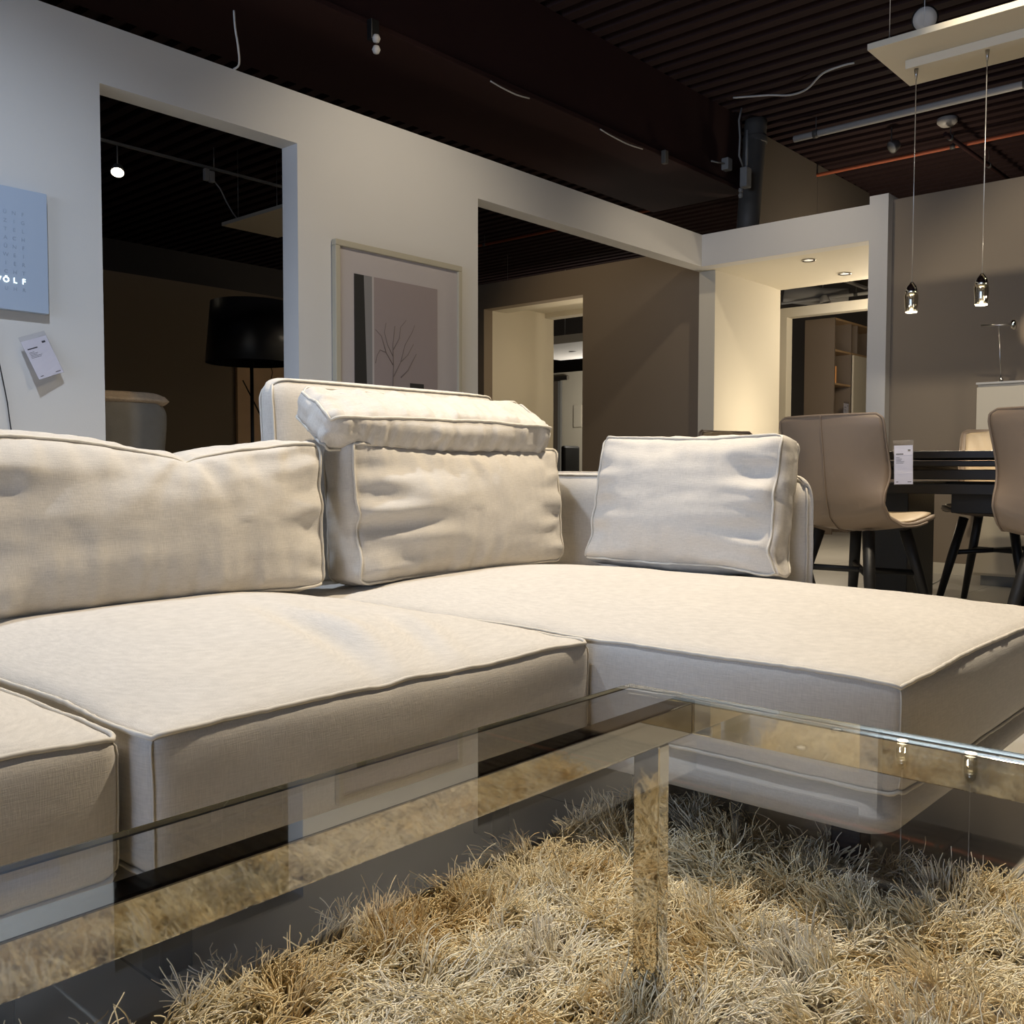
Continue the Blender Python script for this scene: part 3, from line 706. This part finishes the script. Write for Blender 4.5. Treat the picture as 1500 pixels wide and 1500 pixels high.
# ------------------------------------------------------------------ ceiling services
def rod(name, a, b, r, m, label, cat, group=None):
    a, b = Vector(a), Vector(b); root = empty(name, a, label, cat, group)
    cyl('tube', (0, 0, 0), b-a, r, m, root, 12)
    n = max(2, int((b-a).length/1.3))
    for i in range(n):
        p = (b-a)*((i+.12)/n); 
        cl = MB().lathe([(r*1.25, -.02), (r*1.25, .02)], n=12).build('clip', M['duct'], root); cl.location = p
        cl.rotation_euler = Vector(b-a).to_track_quat('Z', 'Y').to_euler()
        cyl('clip_rod', p+Vector((0, 0, r)), p+Vector((0, 0, 3.475-a.z)), .004, M['duct'], root, 6)
    return root
rod('ceiling_pipe', (7.33, 3.49, 3.30), (7.33, -2.5, 3.30), .026, M['lightgrey'], 'pale grey pipe under the dark ceiling beyond the hanging light board', 'pipe')
rod('ceiling_conduit', (8.45, 9.4, 3.33), (8.45, -2.5, 3.33), .016, M['orange'], 'orange conduit crossing under the dark corrugated ceiling', 'conduit')
br_ = rod('ceiling_brace', (8.0, 2.55, 3.30), (9.9, 2.5, 3.30), .018, M['beam'], 'dark brace bar under the ceiling crossing the orange conduit', 'brace')
sd = empty('smoke_detector', (8.04, 2.55, 3.40), 'small round white smoke detector under the corrugated ceiling', 'smoke detector')
MB().lathe([(.0, .03), (.075, .03), (.075, .0), (.05, -.025), (.0, -.03)], n=24, cap=False).build('housing', M['lightgrey'], sd)
track_spot((7.95, 2.95, 3.27), (-.6, .5, -.45), 'small unlit grey spotlight under the ceiling next to the smoke detector', 'grey', .05, .16, 'duct')
# the big lamp above the hanging board
hs = empty('hanging_spotlight', (5.222, 1.778, 3.0), 'round grey reflector lamp above the hanging light board', 'spotlight')
q = Vector((-.85, -.35, -.35)).to_track_quat('Z', 'Y').to_matrix().to_4x4()
m = MB().lathe([(.02, -.10), (.045, -.085), (.062, -.02), (.065, 0), (.060, .002)], n=32, cap=False); bmesh.ops.transform(m.bm, matrix=q, verts=m.bm.verts[:]); m.build('shade', M['black'], hs)
m = MB().lathe([(.0004, .0), (.03, .006), (.058, .0), (.058, -.004), (.0004, -.004)], n=32, cap=False); bmesh.ops.transform(m.bm, matrix=q, verts=m.bm.verts[:]); m.build('lens', M['lightgrey'], hs)
cyl('stem', (.05, .02, .06), (.05, .02, .44), .008, M['black'], hs, 8)
def cable(name, pts, r, m, label, cat='cable', group=None):
    # smooth the polyline
    P = [Vector(p) for p in pts]; out = []
    for i in range(len(P)-1):
        p0 = P[max(i-1, 0)]; p1 = P[i]; p2 = P[i+1]; p3 = P[min(i+2, len(P)-1)]
        for k in range(5):
            t = k/5; out.append(.5*((2*p1)+(-p0+p2)*t+(2*p0-5*p1+4*p2-p3)*t*t+(-p0+3*p1-3*p2+p3)*t**3))
    out.append(P[-1])
    o = MB().tube(out, r, 6).build(name, m); return tag(o, label, cat, group)
cable('loose_cable', [(6.50, 3.58, 3.41), (6.60, 3.35, 3.40), (6.64, 3.2, 3.375), (6.60, 3.05, 3.37), (6.49, 2.89, 3.40), (6.50, 2.76, 3.42), (6.52, 2.68, 3.425)], .007, M['lightgrey'], 'loose grey cable sagging under the ceiling above the duct')
cable('beam_cable', [(4.02, 3.722, 2.835), (4.12, 3.72, 2.825), (4.24, 3.72, 2.822), (4.354, 3.722, 2.835)], .0045, M['lightgrey'], 'short white cable loop on the steel beam, the left one of two')
cable('beam_cable', [(5.05, 3.722, 2.838), (5.18, 3.72, 2.826), (5.36, 3.72, 2.820), (5.53, 3.722, 2.832)], .0045, M['lightgrey'], 'short white cable loop on the steel beam, the right one nearer the duct')
cable('beam_cable', [(2.375, 3.70, 2.64), (2.38, 3.70, 2.57), (2.40, 3.71, 2.50), (2.43, 3.75, 2.445), (2.44, 3.81, 2.4415)], .0045, M['lightgrey'], 'white cable hanging down to the top edge of the white wall at the upper left')
bs = empty('beam_sensor', (3.16, 3.722, 2.82), 'small dark bracket with two round white bulbs on the steel beam', 'sensor')
MB().box(-.025, .025, -.03, .006, -.05, .05, bev=.004).build('bracket', M['black'], bs)
for z_ in (-.045, -.098): 
    MB().lathe([(.001, -.021), (.014, -.017), (.021, 0), (.014, .017), (.001, .021)], (0, -.035, z_), 16, cap=False).build('bulb', M['lightgrey'], bs)
bs2 = empty('beam_sensor', (5.784, 3.72, 2.85), 'small dark grey box on the steel beam near the duct', 'sensor')
MB().box(-.02, .02, -.03, .006, -.06, .03, bev=.004).build('bracket', M['duct'], bs2)
sx = empty('socket_box', (6.62, 3.69, 2.975), 'small grey socket box beside the duct, left of the tall one', 'socket box')
MB().box(-.04, .03, -.03, .03, -.045, .045, bev=.008).build('housing', M['grey'], sx)
MB().tube([(-.04, 0, 0), (-.12, .01, -.01), (-.2, .02, -.015)], .006, 6).build('stub_cable', M['grey'], sx)
sx = empty('socket_box', (6.785, 3.62, 2.90), 'tall grey socket box hanging beside the duct with cables above it', 'socket box')
MB().box(-.045, .035, -.03, .03, -.075, .075, bev=.008).build('housing', M['grey'], sx)
MB().tube([(-.08, 0, .50), (-.12, 0, .40), (-.10, 0, .28), (-.11, 0, .14), (-.05, 0, .075)], .008, 6).tube([(0, 0, .07), (.01, 0, .36)], .012, 6).build('cables', M['grey'], sx)
for z_ in (-.13, -.17): MB().lathe([(.001, -.02), (.014, -.015), (.018, 0), (.014, .015), (.001, .02)], (-.08, 0, z_+.02), 12, cap=False).build('bulb', M['grey'], sx)

# ------------------------------------------------------------------ lobby
for x_, y_, lb in ((6.75, 3.09, 'recessed downlight in the cream lobby ceiling, nearer the front edge'), (7.40, 3.09, 'recessed downlight in the cream lobby ceiling, further back')):
    r = empty('ceiling_light', (x_, y_, OH), lb, 'downlight', 'lobby downlights')
    MB().lathe([(.034, -.001), (.052, -.001), (.050, -.008), (.036, -.006)], n=28, cap=False).build('ring', M['brush'], r)
    MB().lathe([(.0005, -.0015), (.034, -.0015), (.034, -.004), (.0005, -.004)], n=28, cap=False).build('lens', M['glowsoft'], r)
ds = empty('display_cabinet', (10.1, 4.26, 0), 'tall taupe shelving cabinet with oak-edged open shelves in the room beyond the lobby', 'cabinet')
x0, x1, y0, y1, ht = -.5, .75, -.16, .16, 2.22
MB().box(x0, x0+.02, y0, y1, 0, ht).build('side_panel', M['cabinet'], ds)
MB().box(x1-.02, x1, y0, y1, 0, ht).build('side_panel', M['cabinet'], ds)
MB().box(x0+.02, x1-.02, y1-.02, y1, 0, ht).build('back_panel', M['cabinet'], ds)
MB().box(x0+.02, x1-.02, y0, y1-.02, ht-.02, ht).build('top_panel', M['oak'], ds)
for z_, xe in ((1.88, x1-.02), (1.54, x0+.42), (1.16, x0+.42), (.8, x0+.42), (.4, x0+.42)):
    MB().box(x0+.02, xe, y0, y1-.02, z_, z_+.02).build('shelf', M['oak'], ds)
for x_, z0_, z1_ in ((x0+.42, 0, ht-.02), (x0+.58, 1.90, ht-.02)):
    MB().box(x_, x_+.015, y0-.001, y1-.02, z0_, z1_).build('divider', M['cabinet'], ds)
MB().box(x0+.45, x1-.0, y0-.022, y0-.002, .05, 1.875).build('door', M['highboard'], ds)
b_ = empty('book', (9.66, 4.16, 1.56), 'orange book standing on a shelf of the display cabinet', 'book')
MB().box(-.012, .012, -.055, .08, 0, .17).build('cover', M['bookorange'], b_)
b_ = empty('vase', (9.69, 4.20, 1.18), 'small gold vase on the lower shelf of the display cabinet', 'vase')
MB().lathe([(.02, 0), (.035, .03), (.03, .08), (.018, .11), (.022, .13)], n=20).build('body', M['oak'], b_)
price_tag(0, [(9.83, 4.09, 1.36), (9.96, 4.09, 1.36), (9.96, 4.09, 1.18), (9.83, 4.09, 1.18)], 'white price card standing in front of the display cabinet shelf')
dd = empty('white_duct', (10.2, 4.6, 2.55), 'fat white air duct under the dark ceiling beyond the lobby', 'duct')
MB().tube([(-.2, .25, .06), (0, -.1, 0), (.1, -.35, -.02)], [.11, .10, .10], 20).build('pipe', M['lightgrey'], dd)
cyl('hanger', (0, -.1, .1), (0, -.1, .92), .004, M['wire'], dd, 6)
rp = rod('ceiling_pipe', (10.0, 5.0, 2.50), (10.0, 3.3, 2.50), .018, M['lightgrey'], 'thin grey pipe seen above the lobby door beam', 'pipe')
track_spot((9.95, 4.36, 2.44), (0, -.2, -1), 'white track spotlight just above the lobby door beam', 'grey', .055, .06, 'lightgrey')

# far room through the middle doorway
fr = empty('ceiling_canopy', (10.0, 8.0, 2.2), 'white ceiling canopy with two downlights far beyond the middle doorway', 'canopy')
MB().box(-.72, .72, -1.3, .57, 0, .10).build('slab', M['wall'], fr)
for p_ in ((-.35, .02), (.0, -.2)): MB().lathe([(.0005, -.001), (.05, -.001), (.05, -.005), (.0005, -.005)], (p_[0], p_[1], 0), 20, cap=False).build('downlight', M['grey'], fr)
for p_ in ((-.6, .4), (.6, .4), (.6, -1.2)): cyl('wire', (*p_, .1), (*p_, 1.24), .003, M['wire'], fr, 5)
struct(boxes('wall_far_room', M['cream'], [(12.0, 12.1, 7.5, 11.3, 0, 2.19)]))
sdr = empty('sliding_door', (11.97, 9.95, 0), 'pale sliding door on an overhead rail far beyond the middle doorway', 'door')
MB().box(-.05, -.01, -.36, .9, .02, 2.05).build('door_leaf', M['board'], sdr)
MB().box(-.052, -.008, -.42, -.365, .02, 2.05).build('edge_profile', M['grey'], sdr)
MB().box(-.06, .0, -.55, .95, 2.06, 2.12).build('door_rail', M['brush'], sdr)
bc = empty('bar_chair', (10.6, 8.13, 0), 'black chair with a narrow tall back in the far room beyond the middle doorway', 'chair')
MB().tube([(0, 0, 0), (0, 0, .45)], .03, 10).lathe([(.2, 0), (.2, .015)], n=20).build('pedestal', M['black'], bc)
MB().box(-.2, .2, -.2, .2, .45, .53, bev=.03).build('seat', M['black'], bc)
MB().box(-.18, .18, .13, .2, .5, .99, bev=.03).build('backrest', M['black'], bc)
bf = empty('small_frame', (11.99, 9.23, 1.32), 'small narrow frame on the far wall beside the sliding door', 'picture')
MB().box(-.02, .0, -.08, .08, 0, .34, bev=.003).box(-.022, -.019, -.06, .06, .02, .32).build('frame', M['cream'], bf)

# ------------------------------------------------------------------ dining area
def chair_mesh():
    prof = [(.235, .455), (.20, .470), (.12, .462), (.02, .446), (-.08, .438), (-.155, .450), (-.205, .492), (-.228, .560), (-.240, .64), (-.250, .72), (-.262, .80), (-.268, .84), (-.270, .865), (-.271, .880)]
    hw = [.145, .192, .220, .228, .226, .220, .222, .224, .228, .230, .237, .240, .236, .210]
    # resample
    t = np.linspace(0, len(prof)-1, 46); P = np.array([[np.interp(s, range(len(prof)), [p[0] for p in prof]), np.interp(s, range(len(prof)), [p[1] for p in prof]), np.interp(s, range(len(prof)), hw)] for s in t])
    nu = 26; u = np.linspace(-1, 1, nu)
    G = np.zeros((len(P), nu, 3))
    for i, (x_, z_, h_) in enumerate(P):
        back = sm((z_-.44)/.24) if t[i] > 5 else 0.0
        rear = sm((t[i]-3)/4)
        cup = .085*back*(1-.45*sm((z_-.66)/.22)); lift = (.018+.055*rear)*(1-back)
        G[i, :, 1] = u*h_*(1-.03*back)
        G[i, :, 0] = x_+cup*np.abs(u)**2.4
        G[i, :, 2] = z_+lift*np.abs(u)**2.2
    return G
def grid_solid(G, th, name, m, parent, inner_side=1):
    du = np.gradient(G, axis=1); dv = np.gradient(G, axis=0); N_ = np.cross(du, dv); N_ /= np.linalg.norm(N_, axis=2, keepdims=True)+1e-9
    A = G; B = G+N_*th; nv, nu = G.shape[:2]
    V = np.concatenate([A.reshape(-1, 3), B.reshape(-1, 3)]); F = []; o = nv*nu
    for i in range(nv-1):
        for j in range(nu-1):
            a = i*nu+j; F.append((a, a+1, a+nu+1, a+nu)); F.append((o+a, o+a+nu, o+a+nu+1, o+a+1))
    rim = [j for j in range(nu)]+[i*nu+nu-1 for i in range(1, nv)]+[(nv-1)*nu+j for j in range(nu-2, -1, -1)]+[i*nu for i in range(nv-2, 0, -1)]
    for k in range(len(rim)):
        a, b = rim[k], rim[(k+1) % len(rim)]; F.append((a, o+a, o+b, b))
    me = bpy.data.meshes.new(name); me.from_pydata(V.tolist(), [], F)
    ob = link(name, me, m, parent, smooth=True); me.update()
    bm = bmesh.new(); bm.from_mesh(me); bmesh.ops.recalc_face_normals(bm, faces=bm.faces[:]); bm.to_mesh(me); bm.free()
    me.polygons.foreach_set('use_smooth', [True]*len(me.polygons))
    return ob, N_
def make_chair(label, group):
    r = empty('dining_chair', (0, 0, 0), label, 'chair', group)
    G = chair_mesh()
    sh, N_ = grid_solid(G, .016, 'shell', M['leather'], r)
    # inner side: which way is N? make the pad on the side facing up/forward
    sgn = 1 if N_[10, 13, 2] > 0 else -1
    if sgn < 0:
        pass
    # padded inside with pleats on the back
    nv, nu = G.shape[:2]; u = np.linspace(-1, 1, nu); H = G.copy()
    H = G[1:-1, 1:-1].copy(); Nn = N_[1:-1, 1:-1]*sgn
    pu = u[1:-1][None, :]; zz = H[..., 2]
    puff = .020*(1-np.abs(pu)**6)*np.ones_like(zz)
    pleat = .005*np.sin((pu*7+zz*10)*2.1)*sm((zz-.56)/.1)
    base_ = H+Nn*(.0165 if sgn > 0 else .001)
    top = base_+Nn*(puff+pleat)[..., None]
    A, B = base_, top; nv, nu = A.shape[:2]; V = np.concatenate([A.reshape(-1, 3), B.reshape(-1, 3)]); F = []; o = nv*nu
    for i in range(nv-1):
        for j in range(nu-1):
            a = i*nu+j; F.append((a, a+1, a+nu+1, a+nu)); F.append((o+a, o+a+nu, o+a+nu+1, o+a+1))
    rim = [j for j in range(nu)]+[i*nu+nu-1 for i in range(1, nv)]+[(nv-1)*nu+j for j in range(nu-2, -1, -1)]+[i*nu for i in range(nv-2, 0, -1)]
    for k in range(len(rim)): a, b = rim[k], rim[(k+1) % len(rim)]; F.append((a, o+a, o+b, b))
    me = bpy.data.meshes.new('padding'); me.from_pydata(V.tolist(), [], F); bm = bmesh.new(); bm.from_mesh(me); bmesh.ops.recalc_face_normals(bm, faces=bm.faces[:]); bm.to_mesh(me); bm.free()
    link('padding', me, M['tan'], r, smooth=True)
    # centre seam on the outside and the welt round the rim
    out = -sgn; mid = G[5:, 13]*.5+G[5:, 12]*.5+N_[5:, 13]*(out*.0035 if sgn > 0 else .0165)
    MB().tube(mid.tolist(), .0022, 6).build('back_seam', M['leather'], r)
    ed = list(G[8:, 0])+list(G[-1, 1:-1])+list(G[8:, -1][::-1]); ed = [p for p in ed]
    MB().tube([list(p) for p in ed], .0045, 6).build('welt', M['leather'], r)
    for sx_, sy_ in ((1, 1), (1, -1), (-1, 1), (-1, -1)):
        MB().tube([(sx_*.12, sy_*.11, .440), (sx_*.16, sy_*.145, .27), (sx_*.215, sy_*.20, 0)], [.023, .022, .015], 14).build('leg', M['blackwood'], r)
    fr_ = MB().box(-.16, .16, -.015, .015, -.012, .012)
    z_ = .27
    MB().tube([(-.155, -.142, z_), (.155, .142, z_+.02)], .012, 8).tube([(-.155, .142, z_+.02), (.155, -.142, z_)], .012, 8).build('stretcher', M['blackwood'], r)
    fr_.bm.free()
    return r
def copy_tree(o, parent=None):
    c = o.copy(); C.objects.link(c); c.parent = parent
    for ch in list(o.children): copy_tree(ch, c)
    return c
ch0 = make_chair('taupe leather dining chair seen from behind, right beside the square linen pillow', 'dining chairs')
ch0.location = (3.77, 1.485, 0); ch0.rotation_euler = (0, 0, math.radians(-13))
for loc, rz, lb in (((3.72, .715, 0), -.05, 'taupe leather dining chair seen from behind, cut off by the right edge of the photo'),
                    ((5.13, 1.36, 0), PI, 'tan pleated dining chair facing us on the far side of the black table'),
                    ((4.62, 2.36, 0), -PI/2-.15, 'tan dining chair at the head of the table, only its lip showing above the pillow')):
    c = copy_tree(ch0); c.location = loc; c.rotation_euler = (0, 0, rz); c['label'] = lb
price_tag(0, [(3.50, 1.273, .764), (3.50, 1.210, .761), (3.50, 1.193, .628), (3.50, 1.26, .622)], 'white price card hanging from the edge of the nearest dining chair')
dt = empty('dining_table', (4.6, .55, 0), 'black extending dining table with slatted edge behind the two chairs', 'dining table')
MB().box(-.5, .5, -1.25, 1.15, .722, .752, bev=.003).build('tabletop', M['black'], dt)
MB().box(-.485, .485, -1.22, 1.12, .690, .712, bev=.003).build('extension_leaf', M['black'], dt)
for x_ in (-.44, .40): MB().box(x_, x_+.04, -1.2, 1.10, .635, .676, bev=.003).build('slide_rail', M['black'], dt)
for y_ in (-.9, .3, .95): MB().box(-.40, .40, y_, y_+.05, .640, .690).build('cross_bar', M['black'], dt)
MB().box(-.45, -.40, -1.2, 1.13, .575, .618, bev=.003).box(.40, .45, -1.2, 1.13, .575, .618, bev=.003).box(-.40, .40, 1.0, 1.13, .575, .618).box(-.40, .40, -1.2, -1.07, .575, .618).build('frame', M['black'], dt)
for y_ in (-1.19, .96, ): MB().box(-.25, .10, y_, y_+.16, 0, .575, bev=.004).build('leg_panel', M['blackwood'], dt)
MB().box(-.25, .25, .1, .78, .49, .575, bev=.004).build('drive_box', M['black'], dt)
for y_ in (-.9, .5): MB().box(-.3, .3, y_, y_+.08, .612, .64).build('bracket', M['black'], dt)

# light board with pendants over the table
lb = empty('ceiling_board', (4.62, .55, 2.55), 'cream board hung on wires over the dining table with the pendant rail beneath', 'ceiling board')
MB().box(-.27, .27, -1.6, 1.18, 0, .028, bev=.0015).build('board', M['plate'], lb)
for x_, y_ in ((-.22, 1.10), (.22, 1.10), (-.22, -1.5), (.22, -1.5)):
    cyl('wire', (x_, y_, .028), (x_, y_, .90), .0018, M['wire'], lb, 6)
    MB().lathe([(.008, .028), (.008, .04), (.003, .055)], (x_, y_, 0), 10).build('wire_grip', M['brush'], lb)
pr_ = empty('pendant_rail', (4.60, 0.55, 2.51), 'narrow ceiling rail under the cream board carrying the glass pendants', 'rail')
MB().box(-.03, .03, -1.1, 1.09, 0, .0395, bev=.0015).build('housing', M['plate'], pr_)
def make_pendant(lbl):
    r = empty('pendant_lamp', (0, 0, 0), lbl, 'pendant lamp', 'glass pendants over the dining table')
    # z = 0 at the lower rim
    MB().tube([(0, 0, .135), (0, 0, 1.08)], .0022, 6).build('cord', M['wire'], r)
    MB().tube([(0, 0, 1.062), (0, 0, 1.108)], [.004, .010], 10).build('cord_grip', M['brush'], r)
    MB().lathe([(.006, .140), (.010, .134), (.022, .118), (.028, .098), (.026, .086), (.018, .078), (.004, .074)], n=28).build('cap', M['chrome'], r)
    MB().lathe([(.031, .086), (.032, .07), (.029, .03), (.027, .004), (.025, .004), (.027, .03), (.030, .07), (.029, .086)], n=28, cap=False).build('glass_cup', M['lampglass'], r)
    MB().lathe([(.010, .010), (.010, .07)], n=12).build('bulb_stem', M['brush'], r)
    MB().lathe([(.0005, .004), (.0245, .004), (.0245, .001), (.0005, .001)], n=24, cap=False).build('lens', M['glow'], r)
    return r
PEND = [(4.60, 1.60, 'the left glass pendant lamp nearest the white column'), (4.60, 1.30, 'the right glass pendant lamp hanging over the table'), (4.60, 1.0, 'third glass pendant along the rail, outside the photo')]
p0 = make_pendant(PEND[0][2]); p0.location = (4.60, 1.60, 1.402)
p1 = copy_tree(p0); p1.location = (4.60, 1.297, 1.402); p1['label'] = PEND[1][2]
for x_, y_, _ in PEND: lamp_obj('pendant_glow', 'POINT', (x_, y_, 1.445), None, 2.2, WARM, .012)
for x_, y_, _ in PEND: lamp_obj('pendant_light', 'SPOT', (x_, y_, 1.395), (x_, y_, 0), 22, WARM, .02, 130, .5)

hbd = empty('highboard', (6.24, .9, 0), 'cream lacquered highboard against the taupe wall behind the dining table', 'highboard')
x0 = -.26
MB().box(x0+.02, .25, -1.0, .80, .06, 1.165, bev=.002).build('body', M['highboard'], hbd)
for i in range(3):
    MB().box(x0, x0+.018, -1.0+i*.602+.003, -1.0+(i+1)*.602-.006, .78, 1.150, bev=.0015).build('door', M['highboard'], hbd)
    MB().box(x0, x0+.018, -1.0+i*.602+.003, -1.0+(i+1)*.602-.006, .075, .765, bev=.0015).build('door', M['highboard'], hbd)
MB().box(x0-.002, .255, -1.005, .805, 1.1655, 1.178, bev=.001).build('top', M['lightgrey'], hbd)
MB().box(x0+.05, .24, -.97, .77, .0, .058).build('plinth', M['grey'], hbd)
MB().box(x0-.05, x0-.001, .745, .802, .770, .800, bev=.004).build('handle_ledge', M['lightgrey'], hbd)
tl = empty('table_lamp', (6.10, 1.604, 1.178), 'slim steel table lamp with a horizontal arm on the highboard', 'table lamp')
MB().lathe([(.0, 0), (.055, 0), (.055, .006), (.012, .012), (.012, .03)], n=28, cap=False).build('base', M['brush'], tl)
cyl('pole', (0, 0, .012), (0, .018, .335), .003, M['brush'], tl, 10)
cyl('arm', (0, .115, .343), (0, -.05, .331), .006, M['brush'], tl, 12)
m = MB().lathe([(.026, 0), (.030, .004), (.030, .02), (.012, .03)], n=24); bmesh.ops.transform(m.bm, matrix=Matrix.Translation((0, -.05, .331)) @ Matrix.Rotation(PI/2, 4, 'X') @ Matrix.Rotation(0, 4, 'Z'), verts=m.bm.verts[:]); m.build('lamp_head', M['chrome'], tl)
lamp_obj('table_lamp_beam', 'SPOT', (6.10, 1.50, 1.51), (6.53, 1.47, 1.53), 5, WARM, .01, 44, .5)
cb = cable('floor_cable', [(6.0, 1.75, .40), (5.98, 1.80, .2), (5.9, 1.86, .02), (5.6, 1.95, .008)], .004, M['grey'], 'thin grey cable trailing down beside the highboard')

# ------------------------------------------------------------------ finish
for o in list(C.objects):
    if o.parent is None and o.type == 'EMPTY' and 'label' not in o and 'kind' not in o: o['label'] = o.name
bpy.context.view_layer.update()
